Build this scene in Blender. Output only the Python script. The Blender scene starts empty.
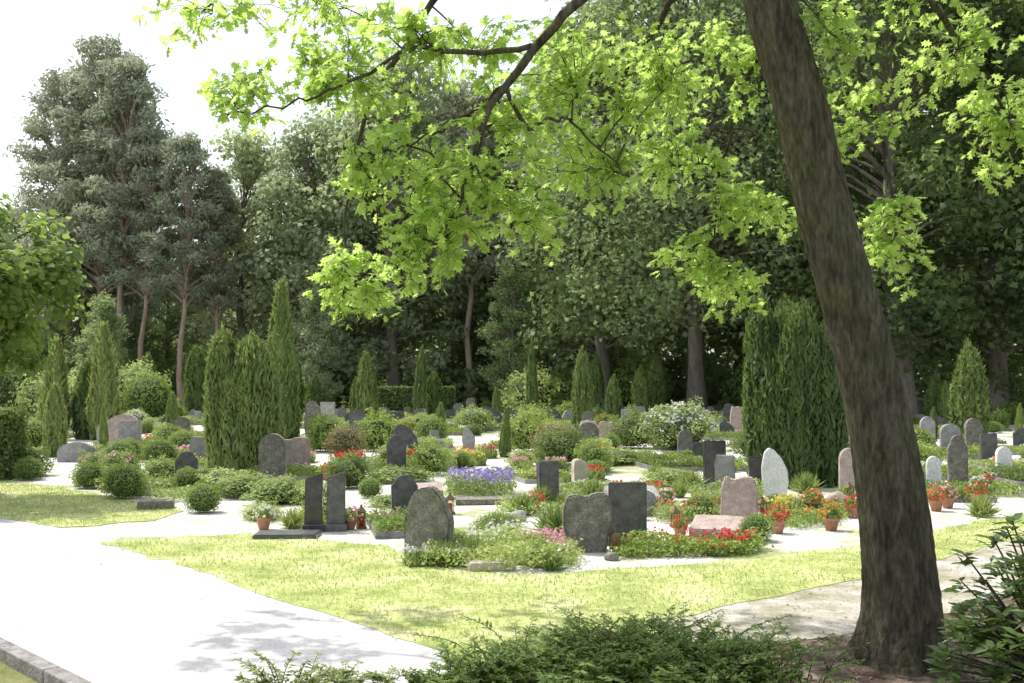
import bpy, bmesh, math, numpy as np
from mathutils import Vector
R0 = np.random.default_rng(7)
scene = bpy.context.scene

# ---------------------------------------------------------------- materials
def new_mat(name):
    m = bpy.data.materials.new(name); m.use_nodes = True
    nt = m.node_tree; nt.nodes.clear()
    out = nt.nodes.new('ShaderNodeOutputMaterial')
    return m, nt, out
def L(nt, a, b): nt.links.new(a, b)

def leaf_mat(name, dark, light, trans, tfac=0.4, rough=0.5, spec=0.25):
    m, nt, out = new_mat(name)
    at = nt.nodes.new('ShaderNodeAttribute'); at.attribute_name = 'tint'
    oi = nt.nodes.new('ShaderNodeObjectInfo')
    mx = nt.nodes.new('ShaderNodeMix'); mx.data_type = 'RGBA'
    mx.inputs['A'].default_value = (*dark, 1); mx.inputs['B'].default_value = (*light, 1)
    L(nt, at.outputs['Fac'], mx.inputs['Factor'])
    hs = nt.nodes.new('ShaderNodeHueSaturation')
    mr = nt.nodes.new('ShaderNodeMapRange'); mr.inputs['To Min'].default_value = 0.48; mr.inputs['To Max'].default_value = 0.515
    mv = nt.nodes.new('ShaderNodeMapRange'); mv.inputs['To Min'].default_value = 1.25; mv.inputs['To Max'].default_value = 0.8
    L(nt, oi.outputs['Random'], mr.inputs['Value']); L(nt, oi.outputs['Random'], mv.inputs['Value'])
    L(nt, mr.outputs['Result'], hs.inputs['Hue']); L(nt, mv.outputs['Result'], hs.inputs['Value'])
    L(nt, mx.outputs['Result'], hs.inputs['Color'])
    p = nt.nodes.new('ShaderNodeBsdfPrincipled'); p.inputs['Roughness'].default_value = rough
    p.inputs['Specular IOR Level'].default_value = spec
    L(nt, hs.outputs['Color'], p.inputs['Base Color'])
    t = nt.nodes.new('ShaderNodeBsdfTranslucent')
    m2 = nt.nodes.new('ShaderNodeMix'); m2.data_type = 'RGBA'
    m2.inputs['A'].default_value = (*[c*0.65 for c in trans], 1); m2.inputs['B'].default_value = (*trans, 1)
    L(nt, at.outputs['Fac'], m2.inputs['Factor']); L(nt, m2.outputs['Result'], t.inputs['Color'])
    s = nt.nodes.new('ShaderNodeMixShader'); s.inputs[0].default_value = tfac
    L(nt, p.outputs[0], s.inputs[1]); L(nt, t.outputs[0], s.inputs[2]); L(nt, s.outputs[0], out.inputs[0])
    return m

def noise_mat(name, cols, scale=5.0, detail=5, rough=0.8, bump=0.3, bscale=None, spec=0.3, stretch=(1,1,1), pos=(0.35,0.65), fine=None, moss=None):
    m, nt, out = new_mat(name)
    tc = nt.nodes.new('ShaderNodeTexCoord'); mp = nt.nodes.new('ShaderNodeMapping')
    mp.inputs['Scale'].default_value = stretch
    L(nt, tc.outputs['Object'], mp.inputs['Vector'])
    n = nt.nodes.new('ShaderNodeTexNoise'); n.inputs['Scale'].default_value = scale; n.inputs['Detail'].default_value = detail; n.inputs['Roughness'].default_value = 0.65
    L(nt, mp.outputs[0], n.inputs['Vector'])
    cr = nt.nodes.new('ShaderNodeValToRGB'); L(nt, n.outputs['Fac'], cr.inputs[0])
    els = cr.color_ramp.elements
    k = len(cols)
    while len(els) < k: els.new(0.5)
    for i, c in enumerate(cols):
        els[i].position = pos[0] + (pos[1]-pos[0]) * i/(k-1); els[i].color = (*c, 1)
    n2 = nt.nodes.new('ShaderNodeTexNoise'); n2.inputs['Scale'].default_value = bscale or scale*6; n2.inputs['Detail'].default_value = 5
    L(nt, mp.outputs[0], n2.inputs['Vector'])
    col = cr.outputs[0]
    if moss:
        n3 = nt.nodes.new('ShaderNodeTexNoise'); n3.inputs['Scale'].default_value = 3.3; n3.inputs['Detail'].default_value = 8; n3.inputs['Roughness'].default_value = .7
        L(nt, tc.outputs['Object'], n3.inputs['Vector'])
        r3 = nt.nodes.new('ShaderNodeMapRange'); r3.inputs['From Min'].default_value = 0.45; r3.inputs['From Max'].default_value = 0.65; r3.inputs['To Max'].default_value = 0.6
        L(nt, n3.outputs['Fac'], r3.inputs['Value'])
        m3 = nt.nodes.new('ShaderNodeMix'); m3.data_type = 'RGBA'; m3.inputs['B'].default_value = (*moss, 1)
        L(nt, r3.outputs[0], m3.inputs['Factor']); L(nt, col, m3.inputs['A']); col = m3.outputs['Result']
    mm = nt.nodes.new('ShaderNodeMix'); mm.data_type = 'RGBA'; mm.blend_type = 'MULTIPLY'; mm.inputs['Factor'].default_value = fine if fine is not None else 0.5
    r2 = nt.nodes.new('ShaderNodeMapRange'); r2.inputs['From Min'].default_value = 0.3; r2.inputs['From Max'].default_value = 0.7; r2.inputs['To Min'].default_value = 0.5; r2.inputs['To Max'].default_value = 1.35
    L(nt, n2.outputs['Fac'], r2.inputs['Value']); L(nt, col, mm.inputs['A']); L(nt, r2.outputs[0], mm.inputs['B'])
    p = nt.nodes.new('ShaderNodeBsdfPrincipled'); p.inputs['Roughness'].default_value = rough; p.inputs['Specular IOR Level'].default_value = spec
    L(nt, mm.outputs['Result'], p.inputs['Base Color'])
    b = nt.nodes.new('ShaderNodeBump'); b.inputs['Strength'].default_value = bump; b.inputs['Distance'].default_value = 0.03
    L(nt, n2.outputs['Fac'], b.inputs['Height']); L(nt, b.outputs[0], p.inputs['Normal'])
    L(nt, p.outputs[0], out.inputs[0])
    return m

M = {}
M['leaf_oak'] = leaf_mat('oak_leaves', (0.12,0.2,0.04), (0.24,0.34,0.08), (0.66,0.9,0.22), 0.62, 0.42, 0.4)
M['leaf_lime'] = leaf_mat('lime_leaves', (0.08,0.14,0.03), (0.2,0.29,0.07), (0.42,0.58,0.13), 0.42)
M['leaf_far'] = leaf_mat('woodland_leaves', (0.15,0.2,0.1), (0.32,0.4,0.19), (0.5,0.64,0.26), 0.45, 0.6)  # pale greyed greens: distance haze is mixed into the leaf colour
M['leaf_farhazy'] = leaf_mat('woodland_hazy_leaves', (0.25,0.305,0.18), (0.44,0.51,0.29), (0.6,0.7,0.36), 0.45, 0.6)  # palest far leaves, the veil of haze painted into their colour
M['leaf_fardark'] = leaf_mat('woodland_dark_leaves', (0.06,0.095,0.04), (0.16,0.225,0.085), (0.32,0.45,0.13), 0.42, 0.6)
M['pine'] = leaf_mat('pine_needles', (0.26,0.29,0.21), (0.44,0.48,0.34), (0.5,0.56,0.36), 0.42, 0.6)  # needles paled towards grey, distance haze put into the colour
M['thuja'] = leaf_mat('thuja_foliage', (0.09,0.14,0.045), (0.24,0.32,0.1), (0.38,0.5,0.13), 0.32, 0.6)
M['yew'] = leaf_mat('yew_foliage', (0.055,0.095,0.032), (0.16,0.23,0.07), (0.28,0.4,0.08), 0.3, 0.6)
M['box'] = leaf_mat('box_foliage', (0.1,0.17,0.04), (0.26,0.36,0.09), (0.42,0.56,0.11), 0.33, 0.5)
M['lightleaf'] = leaf_mat('groundcover_foliage', (0.17,0.24,0.07), (0.38,0.47,0.17), (0.5,0.62,0.2), 0.38, 0.5)
M['rhodo'] = leaf_mat('rhododendron_leaves', (0.06,0.11,0.035), (0.15,0.23,0.065), (0.32,0.45,0.1), 0.3, 0.3, 0.6)
M['barberry'] = leaf_mat('barberry_leaves', (0.14,0.11,0.06), (0.28,0.24,0.11), (0.42,0.36,0.14), 0.3)
M['grass'] = leaf_mat('grass_blades', (0.22,0.29,0.085), (0.5,0.55,0.21), (0.6,0.7,0.26), 0.35, 0.6, 0.15)
M['litter'] = leaf_mat('leaf_litter', (0.1,0.065,0.04), (0.3,0.21,0.13), (0.12,0.08,0.03), 0.1, 0.8)
for nm, c in dict(red=(0.68,0.07,0.05), pink=(0.8,0.4,0.52), white=(0.8,0.8,0.76), purple=(0.36,0.29,0.7), yellow=(0.78,0.66,0.15), orange=(0.78,0.3,0.08)).items():
    M['fl_'+nm] = leaf_mat('petals_'+nm, tuple(x*0.85 for x in c), c, c, 0.35)
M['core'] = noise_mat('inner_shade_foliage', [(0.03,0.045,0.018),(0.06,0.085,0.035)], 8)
M['bark'] = noise_mat('bark', [(0.035,0.03,0.02),(0.08,0.07,0.048),(0.135,0.12,0.088)], 14, 6, 0.9, 1.0, 34, 0.12, (1,1,0.28), (0.3,0.7), 0.95, (0.085,0.095,0.04))
M['bark_far'] = noise_mat('bark_far', [(0.14,0.12,0.1),(0.25,0.22,0.18)], 3, 4, 0.9, 0.3, None, 0.1, (1,1,0.3))
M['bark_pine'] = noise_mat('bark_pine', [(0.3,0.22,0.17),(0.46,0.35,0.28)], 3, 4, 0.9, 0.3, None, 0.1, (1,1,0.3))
M['ground'] = noise_mat('woodland_ground', [(0.1,0.12,0.05),(0.19,0.2,0.08),(0.2,0.17,0.11)], 0.6, 6, 0.95, 0.6, 9, 0.1)
M['gravel'] = noise_mat('pale_gravel_and_cover', [(0.26,0.31,0.13),(0.38,0.39,0.25),(0.56,0.54,0.49),(0.62,0.6,0.57)], 0.55, 7, 0.95, 0.6, 14, 0.1, (1,1,1), (0.37,0.55))
M['path'] = noise_mat('pale_path', [(0.44,0.43,0.44),(0.6,0.585,0.59)], 0.9, 7, 0.9, 0.25, 40, 0.15, (1,1,1), (0.3,0.7), 0.4)
M['paver'] = noise_mat('worn_side_path', [(0.25,0.24,0.15),(0.38,0.35,0.29),(0.52,0.49,0.46)], 2.2, 7, 0.9, 0.5, 30, 0.15)
M['lawn'] = noise_mat('lawn_soil', [(0.24,0.29,0.09),(0.38,0.42,0.16),(0.5,0.48,0.28)], 1.3, 7, 0.95, 0.6, 20, 0.1)
M['mulch'] = noise_mat('mulch', [(0.05,0.037,0.028),(0.13,0.1,0.075),(0.27,0.22,0.18)], 4, 7, 0.95, 1.0, 30, 0.1)
M['soil'] = noise_mat('bed_soil', [(0.08,0.065,0.05),(0.17,0.14,0.1)], 8, 5, 0.95, 0.8)
M['st_grey'] = noise_mat('grey_granite', [(0.22,0.22,0.215),(0.38,0.37,0.36)], 7, 7, 0.6, 0.5, 40, 0.35)
M['st_dark'] = noise_mat('dark_granite', [(0.05,0.052,0.055),(0.13,0.13,0.13)], 9, 7, 0.28, 0.15, 60, 0.5)
M['st_black'] = noise_mat('black_granite', [(0.022,0.022,0.025),(0.06,0.06,0.063)], 9, 6, 0.14, 0.03, 60, 0.55)
M['st_pink'] = noise_mat('reddish_granite', [(0.29,0.22,0.19),(0.46,0.38,0.34)], 8, 7, 0.75, 0.5, 40, 0.3)
M['st_white'] = noise_mat('white_marble', [(0.64,0.64,0.62),(0.8,0.8,0.78)], 4, 6, 0.5, 0.15, 30, 0.4)
M['st_tan'] = noise_mat('sandstone', [(0.4,0.35,0.28),(0.56,0.51,0.42)], 6, 6, 0.85, 0.4, 40, 0.2)
M['st_moss'] = noise_mat('weathered_granite', [(0.12,0.115,0.095),(0.23,0.215,0.185),(0.36,0.34,0.31)], 9, 7, 0.8, 0.8, 45, 0.2, (1,1,1), (0.3,0.7), 0.85, (0.13,0.135,0.085))
M['kerb'] = noise_mat('kerb_stone', [(0.16,0.15,0.145),(0.3,0.29,0.275)], 7, 6, 0.85, 0.4)
M['terra'] = noise_mat('terracotta', [(0.38,0.19,0.12),(0.5,0.27,0.18)], 8, 5, 0.85, 0.2)
M['bronze'] = noise_mat('lantern_bronze', [(0.12,0.08,0.04),(0.2,0.14,0.07)], 9, 5, 0.4, 0.1)
M['bronze'].node_tree.nodes['Principled BSDF'].inputs['Metallic'].default_value = 0.8
M['glassred'] = noise_mat('lantern_red_glass', [(0.4,0.03,0.02),(0.55,0.06,0.03)], 3, 3, 0.15, 0.02)

# ---------------------------------------------------------------- mesh helpers
def mesh_from(name, chunks, mats):
    V=[];LV=[];LS=[];MI=[];T=[];SM=[];off=0;lo=0
    for (v,f,mi,t,sm) in chunks:
        v=np.asarray(v,float);f=np.asarray(f,int)
        n,k=f.shape
        V.append(v);LV.append((f+off).ravel());LS.append(lo+np.arange(n)*k);MI.append(np.full(n,mi));SM.append(np.full(n,sm,bool))
        T.append(np.broadcast_to(np.asarray(t,float),(n,)).copy());off+=len(v);lo+=n*k
    V=np.concatenate(V);LV=np.concatenate(LV);LS=np.concatenate(LS);MI=np.concatenate(MI);T=np.concatenate(T);SM=np.concatenate(SM)
    me=bpy.data.meshes.new(name)
    me.vertices.add(len(V));me.vertices.foreach_set('co',V.ravel().astype(np.float32))
    me.loops.add(len(LV));me.loops.foreach_set('vertex_index',LV.astype(np.int32))
    me.polygons.add(len(LS));me.polygons.foreach_set('loop_start',LS.astype(np.int32))
    for m in mats: me.materials.append(m)
    me.polygons.foreach_set('material_index',MI.astype(np.int32))
    me.polygons.foreach_set('use_smooth',SM)
    me.update(calc_edges=True)
    a=me.attributes.new('tint','FLOAT','FACE');a.data.foreach_set('value',np.clip(T,0,1).astype(np.float32))
    return me
def put(me,name,loc=(0,0,0),rz=0,sc=1,parent=None):
    o=bpy.data.objects.new(name,me);scene.collection.objects.link(o)
    o.location=loc;o.rotation_euler=(0,0,rz);o.scale=(sc,sc,sc) if np.isscalar(sc) else sc
    if parent: o.parent=parent
    return o
def nrm(a): return a/np.maximum(np.linalg.norm(a,axis=-1,keepdims=True),1e-9)
RH=np.array([(0,-.5,0),(.3,0,.05),(0,.5,0),(-.3,0,.05)])
NEEDLE=np.array([(0,-.5,0),(.1,0,.0),(0,.6,0),(-.1,0,.0)])
LONG=np.array([(0,0,0),(.15,.3,.03),(.14,.65,0),(0,1,-.12),(-.14,.65,0),(-.15,.3,.03)])
CLUSTER=np.array([(0,-.5,0),(.22,-.2,.05),(.5,-.1,0),(.25,.15,.05),(.2,.5,0),(-.1,.25,.04),(-.5,.3,0),(-.25,-.1,.05)])
OAKL=np.array([(0,0),(.07,.14),(.27,.17),(.12,.32),(.42,.5),(.15,.58),(.3,.82),(.08,.84),(0,1.05),(-.08,.84),(-.3,.82),(-.15,.58),(-.42,.5),(-.12,.32),(-.27,.17),(-.07,.14)])
OAKL=np.c_[OAKL,-.25*OAKL[:,1]**2-.2*np.abs(OAKL[:,0])]
def leaves(C,N,S,tm,rng,mi=0,tint=0.5,U=None):
    C=np.asarray(C,float);n=len(C);N=nrm(np.asarray(N,float))
    A=rng.normal(size=(n,3)) if U is None else np.asarray(U,float)
    T=nrm(A-(A*N).sum(1,keepdims=True)*N);B=np.cross(N,T)
    S=np.broadcast_to(np.asarray(S,float),(n,))[:,None,None]
    V=C[:,None,:]+S*(tm[None,:,0,None]*B[:,None,:]+tm[None,:,1,None]*T[:,None,:]+tm[None,:,2,None]*N[:,None,:])
    k=len(tm)
    return (V.reshape(-1,3),np.arange(n*k).reshape(n,k),mi,tint,False)
def tube(P,Rr,sides=8,mi=0):
    P=np.asarray(P,float);n=len(P);Rr=np.broadcast_to(np.asarray(Rr,float),(n,))
    D=nrm(np.gradient(P,axis=0))
    ref=np.array([0,1.,0]) if abs(D[:,1]).mean()<.8 else np.array([1.,0,0])
    A=nrm(np.cross(D,ref));B=np.cross(D,A)
    th=np.linspace(0,2*np.pi,sides,endpoint=False)
    rr=Rr[:,None]*np.ones((n,sides))
    V=P[:,None,:]+rr[...,None]*(np.cos(th)[None,:,None]*A[:,None,:]+np.sin(th)[None,:,None]*B[:,None,:])
    i=np.arange(n-1)[:,None]*sides;j=np.arange(sides)[None,:];j2=(j+1)%sides
    F=np.stack([i+j,i+j2,i+sides+j2,i+sides+j],-1).reshape(-1,4)
    return (V.reshape(-1,3),F,mi,0.5,True)
def spline(P,m):
    P=np.asarray(P,float);n=len(P);t=np.linspace(0,n-1,m)
    out=[]
    for u in t:
        i=min(int(u),n-2);f=u-i
        p0=P[max(i-1,0)];p1=P[i];p2=P[i+1];p3=P[min(i+2,n-1)]
        out.append(.5*((2*p1)+(-p0+p2)*f+(2*p0-5*p1+4*p2-p3)*f*f+(-p0+3*p1-3*p2+p3)*f**3))
    return np.array(out)
def lathe(prof,sides=16,mi=0,jit=0,rng=None):
    P=np.array(prof,float);n=len(P);th=np.linspace(0,2*np.pi,sides,endpoint=False)
    r=P[:,0,None]*np.ones((n,sides))
    if jit: r=r*(1+jit*rng.normal(size=(n,sides)))
    V=np.stack([r*np.cos(th),r*np.sin(th),P[:,1,None]*np.ones((n,sides))],-1)
    i=np.arange(n-1)[:,None]*sides;j=np.arange(sides)[None,:];j2=(j+1)%sides
    F=np.stack([i+j,i+j2,i+sides+j2,i+sides+j],-1).reshape(-1,4)
    return (V.reshape(-1,3),F,mi,0.5,True)
def boxchunk(x0,x1,y0,y1,z0,z1,mi=0):
    V=[(x,y,z) for z in (z0,z1) for y in (y0,y1) for x in (x0,x1)]
    F=[(0,2,3,1),(4,5,7,6),(0,1,5,4),(2,6,7,3),(0,4,6,2),(1,3,7,5)]
    return (np.array(V,float),np.array(F),mi,.5,False)
def sphere_dirs(n,rng): return nrm(rng.normal(size=(n,3)))

# ---------------------------------------------------------------- ground sheets
def sheet(name,poly,z,mat):
    me=bpy.data.meshes.new(name);bm=bmesh.new()
    f=bm.faces.new([bm.verts.new((x,y,z)) for x,y in poly])
    bm.normal_update()
    bmesh.ops.triangulate(bm,faces=bm.faces[:])
    bm.normal_update()
    for f in bm.faces:
        if f.normal.z<0: f.normal_flip()
    bm.to_mesh(me);bm.free();me.materials.append(mat)
    return put(me,name)
def wob(poly,amp,seg,rng):
    P=[];n=len(poly)
    for i in range(n):
        a=np.array(poly[i],float);b=np.array(poly[(i+1)%n],float);m=max(1,int(np.linalg.norm(b-a)/seg))
        if np.linalg.norm(b-a)>30: m=1
        for k in range(m):
            p=a+(b-a)*k/m
            if k: p=p+rng.normal(size=2)*amp
            P.append(tuple(p))
    return P
sheet('ground',[(-400,-60),(400,-60),(400,700),(-400,700)],0,M['ground'])
sheet('cemetery_gravel',[(-60,60),(-60,58),(-16,24),(-5,13),(0,10.5),(4,12),(9,15.5),(60,45),(60,78),(-60,78)],.004,M['gravel'])
path_poly=[(-34,47),(-8.0,17.45),(-5.5,15.0),(-3.3,12.9),(-1.8,11.0),(-.95,9.9),(-.3,9.0),(-.1,7.9),(.8,5.5),(4,1),(1.5,-4),(-1,4.5),(-2.97,7.9),(-4.3,9.2),(-12,17.5),(-40,47)]
path_poly=wob(path_poly,.03,.4,R0)
sheet('footpath',path_poly,.008,M['path'])
side_path=wob([(1.0,10.3),(2.3,11.3),(3.7,12.3),(5.0,13.5),(7.5,15.9),(14,21.5),(16,20),(9,14.3),(5.6,11.6),(2.97,9.5),(1.1,8.8)],.07,.35,R0)
sheet('side_path',side_path,.0075,M['paver'])
mulch=wob([(.9,6.2),(1.3,9.05),(2.97,9.55),(5.6,11.7),(12,16.5),(14,6),(5,2)],.08,.4,R0)
sheet('mulch_bed',mulch,.010,M['mulch'])
lawnA=wob([(-5.5,14.72),(-3.72,15.6),(-1.6,14.4),(-1.25,13.0),(.2,12.3),(1.2,12.7),(3.0,13.4),(4.6,14.5),(8,17.6),(14,23),(14.5,22),(7.5,15.65),(5.0,13.2),(3.8,12.05),(2.46,10.95),(1.2,9.9),(1.2,8.6),(.9,6.5),(.3,6.4),(-.4,7.9),(-.54,8.85),(-1.2,9.66),(-2.1,10.66),(-3.6,12.55)],.045,.28,R0)
sheet('lawn',lawnA,.012,M['lawn'])
lawnB=wob([(-17,28.4),(-9.04,22.2),(-5.4,18.2),(-5.5,16.9),(-6.6,16.2),(-8.1,17.3),(-17,27.1)],.06,.4,R0)
sheet('lawn',lawnB,.012,M['lawn'])
def in_poly(P,poly):
    x,y=P[:,0],P[:,1];ins=np.zeros(len(P),bool);n=len(poly);j=n-1
    for i in range(n):
        xi,yi=poly[i];xj,yj=poly[j]
        c=((yi>y)!=(yj>y))&(x<(xj-xi)*(y-yi)/(yj-yi+1e-12)+xi);ins^=c;j=i
    return ins
def scatter(poly,n,rng):
    A=np.array(poly);P=np.c_[rng.uniform(A[:,0].min(),A[:,0].max(),n),rng.uniform(A[:,1].min(),A[:,1].max(),n)]
    return P[in_poly(P,poly)]
def lownoise(P,s,seed):
    r=np.random.default_rng(seed);v=0
    for k in range(5):
        d=r.normal(size=2)*s;v=v+np.sin(P@d+r.uniform(0,6))
    return v/5
def blades(name,poly,n,h,w,seed,mat='grass',spread=.05):
    rng=np.random.default_rng(seed);P=scatter(poly,n,rng)
    t=.6*lownoise(P,1.6,seed)+.6*lownoise(P,.6,seed+5)+.3*lownoise(P,5,seed+9)
    ok=rng.uniform(size=len(P))<.75+.6*t;P=P[ok];t=t[ok]
    n=len(P);P=P+rng.normal(size=P.shape)*spread;C=np.c_[P,np.full(n,.008)]
    lean=rng.normal(size=(n,3))*.5;lean[:,2]=1;N=rng.normal(size=(n,3));N[:,2]*=.1
    tm=np.array([(-.5*w/h,0,0),(.5*w/h,0,0),(0,1,.15)])
    c=leaves(C,N,h*rng.uniform(.4,1.3,n)*(1-.35*np.clip(t,0,1)),tm,rng,0,.5+.55*t+rng.normal(size=n)*.2,U=lean)
    put(mesh_from(name,[c],[M[mat]]),name)
blades('lawn_grass',lawnA,190000,.04,.012,1)
blades('lawn_grass',lawnB,60000,.05,.014,2)
blades('verge_grass',[(-4.5,9.05),(-3.1,7.6),(-2.2,6.2),(-4.5,6.2),(-8,10),(-8,12.8)],9000,.06,.012,3)
blades('verge_grass',wob([(1.0,9.3),(1.5,9.0),(3.2,9.6),(5.6,11.5),(9,14.2),(9.2,14.0),(5.8,11.2),(3.4,9.3),(1.3,8.6)],.1,.3,R0),6000,.05,.012,6,'grass',.14)
blades('verge_grass',side_path,7000,.03,.01,7,'grass',.1)
rng=np.random.default_rng(4)
P=scatter(mulch,24000,rng);n=len(P)
N=rng.normal(size=(n,3))*.5;N[:,2]+=1
put(mesh_from('leaf_litter',[leaves(np.c_[P,rng.uniform(.012,.035,n)],N,rng.uniform(.02,.06,n),RH,rng,0,rng.uniform(0,1,n))],[M['litter']]),'leaf_litter')
P=np.r_[scatter(path_poly,5000,rng),scatter(side_path,8000,rng)];P=P[P[:,1]<25];n=len(P)
N=rng.normal(size=(n,3))*.3;N[:,2]+=1
put(mesh_from('path_litter',[leaves(np.c_[P,np.full(n,.016)],N,rng.uniform(.01,.035,n),RH,rng,0,rng.uniform(.3,1,n))],[M['litter']]),'path_litter')
ch=[]
a=np.array([-3.0,7.75]);b=np.array([-12.,17.3]);d=(b-a)/np.linalg.norm(b-a);nn=np.array([-d[1],d[0]])
for i in range(13):
    p=a+d*(i*1.0-1.6);q=p+d*.985
    base=[p,q,q+nn*.13,p+nn*.13]
    V=[(x,y,z) for z in (-.05,.11) for x,y in base]
    ch.append((np.array(V),np.array([(3,2,1,0),(4,5,6,7),(0,1,5,4),(1,2,6,5),(2,3,7,6),(3,0,4,7)]),0,.5,False))
me=mesh_from('kerb',ch,[M['kerb']]);o=put(me,'kerb')
bv=o.modifiers.new('b','BEVEL');bv.width=.012;bv.segments=2

# ---------------------------------------------------------------- plant meshes
def core(prof,sides,rng,mi=1,jit=.05): return lathe(prof,sides,mi,jit,rng)
def ball_mesh(name,mat,nl,ls,seed,sq=1.0,tm=RH,flowers=None,nf=0,lum=1.0):
    rng=np.random.default_rng(seed)
    d=sphere_dirs(nl,rng);d=d[d[:,2]>-.75];n=len(d)
    lump=1+lum*(.07*np.sin(d@rng.normal(size=3)*5)+.05*np.sin(d@rng.normal(size=3)*9))
    r=rng.uniform(.84,1.04+.06*lum,n)*lump
    C=d*r[:,None]*[1,1,sq];C[:,2]+=.85*sq
    N=d+rng.normal(size=(n,3))*.6
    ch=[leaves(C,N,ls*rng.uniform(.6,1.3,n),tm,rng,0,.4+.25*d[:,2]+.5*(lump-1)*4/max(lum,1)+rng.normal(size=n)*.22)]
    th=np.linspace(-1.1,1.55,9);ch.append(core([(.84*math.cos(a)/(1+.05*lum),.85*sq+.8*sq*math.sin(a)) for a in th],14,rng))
    mats=[M[mat],M['core']]
    if flowers:
        d=sphere_dirs(nf*3,rng);d=d[d[:,2]>-.1][:nf];n=len(d);C=d*1.03*[1,1,sq];C[:,2]+=.85*sq
        for k in range(3): ch.append(leaves(C+rng.normal(size=(n,3))*ls*.5,d+rng.normal(size=(n,3))*.4,ls*1.1,CLUSTER,rng,2,rng.uniform(.3,1,n)))
        mats.append(M[flowers])
    return mesh_from(name,ch,mats)
def column_chunks(nl,ls,Rr,H,seed,shape='cone',ribs=0.10,off=(0,0)):
    rng=np.random.default_rng(seed)
    t=rng.uniform(0,1,nl)**.9;a=rng.uniform(0,2*np.pi,nl)
    def pr(t):
        if shape=='cone': return np.minimum(1,.72+t*1.6)*np.clip(1-t,0,1)**.55
        if shape=='col': return np.minimum(1,.75+t*.8)*np.clip(1-t**4,0,1)**.7
        return np.minimum(1,.7+t*.8)*np.clip(1-t**7,0,1)**.6
    ph=rng.uniform(0,6,4)
    rib=1+ribs*(np.sin(a*5+ph[0]+3*t)+.7*np.sin(a*9+ph[1]-4*t)+.8*np.sin(t*17+a*2+ph[2])+.5*np.sin(t*7+ph[3]))
    r=Rr*pr(t)*rib*rng.uniform(.78,1.08,nl)
    C=np.c_[off[0]+r*np.cos(a),off[1]+r*np.sin(a),.03+t*H]
    out=np.c_[np.cos(a),np.sin(a),np.zeros(nl)]
    N=out+rng.normal(size=(nl,3))*.45
    U=np.c_[out[:,:2]*.35,np.ones(nl)]+rng.normal(size=(nl,3))*.22
    tm=np.array([(0,-.6,0),(.2,-.1,.03),(.1,.4,0),(0,.8,0),(-.16,.3,0),(-.2,-.2,.03)])
    ch=[leaves(C,N,ls*rng.uniform(.6,1.5,nl),tm,rng,0,.2+.5*(rib-1)/ribs*.4+.2*t+rng.uniform(0,.35,nl),U=U)]
    ns=nl//9;t2=rng.uniform(.1,1.02,ns);a2=rng.uniform(0,2*np.pi,ns);r2=Rr*pr(np.minimum(t2,1))*1.04
    C2=np.c_[off[0]+r2*np.cos(a2),off[1]+r2*np.sin(a2),.03+t2*H]
    ch.append(leaves(C2,np.c_[np.cos(a2),np.sin(a2),a2*0]+rng.normal(size=(ns,3))*.5,ls*rng.uniform(1.,2.6,ns),tm*[.6,1,1],rng,0,rng.uniform(.3,1,ns),U=np.c_[np.cos(a2)*.3,np.sin(a2)*.3,np.ones(ns)]+rng.normal(size=(ns,3))*.15))
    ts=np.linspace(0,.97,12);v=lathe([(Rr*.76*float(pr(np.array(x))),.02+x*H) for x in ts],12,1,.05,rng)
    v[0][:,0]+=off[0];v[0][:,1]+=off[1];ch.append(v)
    return ch
def column_mesh(name,mat,nl,ls,Rr,H,seed,shape='cone',ribs=.1,parts=None):
    if not parts: ch=column_chunks(nl,ls,Rr,H,seed,shape,ribs)
    else:
        ch=[]
        for k,(ox,oy,rr,hh) in enumerate(parts): ch+=column_chunks(int(nl/len(parts)),ls,rr,hh,seed+k,shape,ribs,(ox,oy))
    return mesh_from(name,ch,[M[mat],M['core']])
BALLS=[ball_mesh('box_ball',"box",3600,.10,11,.95),ball_mesh('box_ball',"lightleaf",3000,.13,12,.75,lum=2.6),ball_mesh('dark_shrub',"yew",3200,.13,13,.9,lum=2.6),ball_mesh('shrub',"box",3000,.14,18,1.1,CLUSTER,lum=3)]
BARB=ball_mesh('barberry_bush','barberry',3000,.12,14,.9,lum=2)
FLB=[ball_mesh('flowering_shrub','lightleaf',4200,.09,15,.85,RH,'fl_white',110,2),ball_mesh('flowering_shrub','box',3000,.12,16,.7,RH,'fl_pink',40,2),ball_mesh('flowering_shrub','box',3000,.12,17,.7,RH,'fl_red',30,2)]
COLS=[column_mesh('thuja','thuja',6500,.16,.5,3.3,21,'cone',.09),column_mesh('thuja','yew',6500,.16,.46,3.2,22,'col',.10,[(0,0,.36,3.2),(.16,.05,.3,2.7),(-.15,-.05,.3,2.9)]),column_mesh('thuja','yew',6500,.16,.5,3.4,23,'col',.12),
  column_mesh('thuja','thuja',6500,.16,.5,3.0,27,'col',.10,[(0,0,.34,3.0),(.2,.0,.28,2.4),(-.1,-.12,.3,2.75)])]
CH=[3.3,3.2,3.4,3.0]

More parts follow.
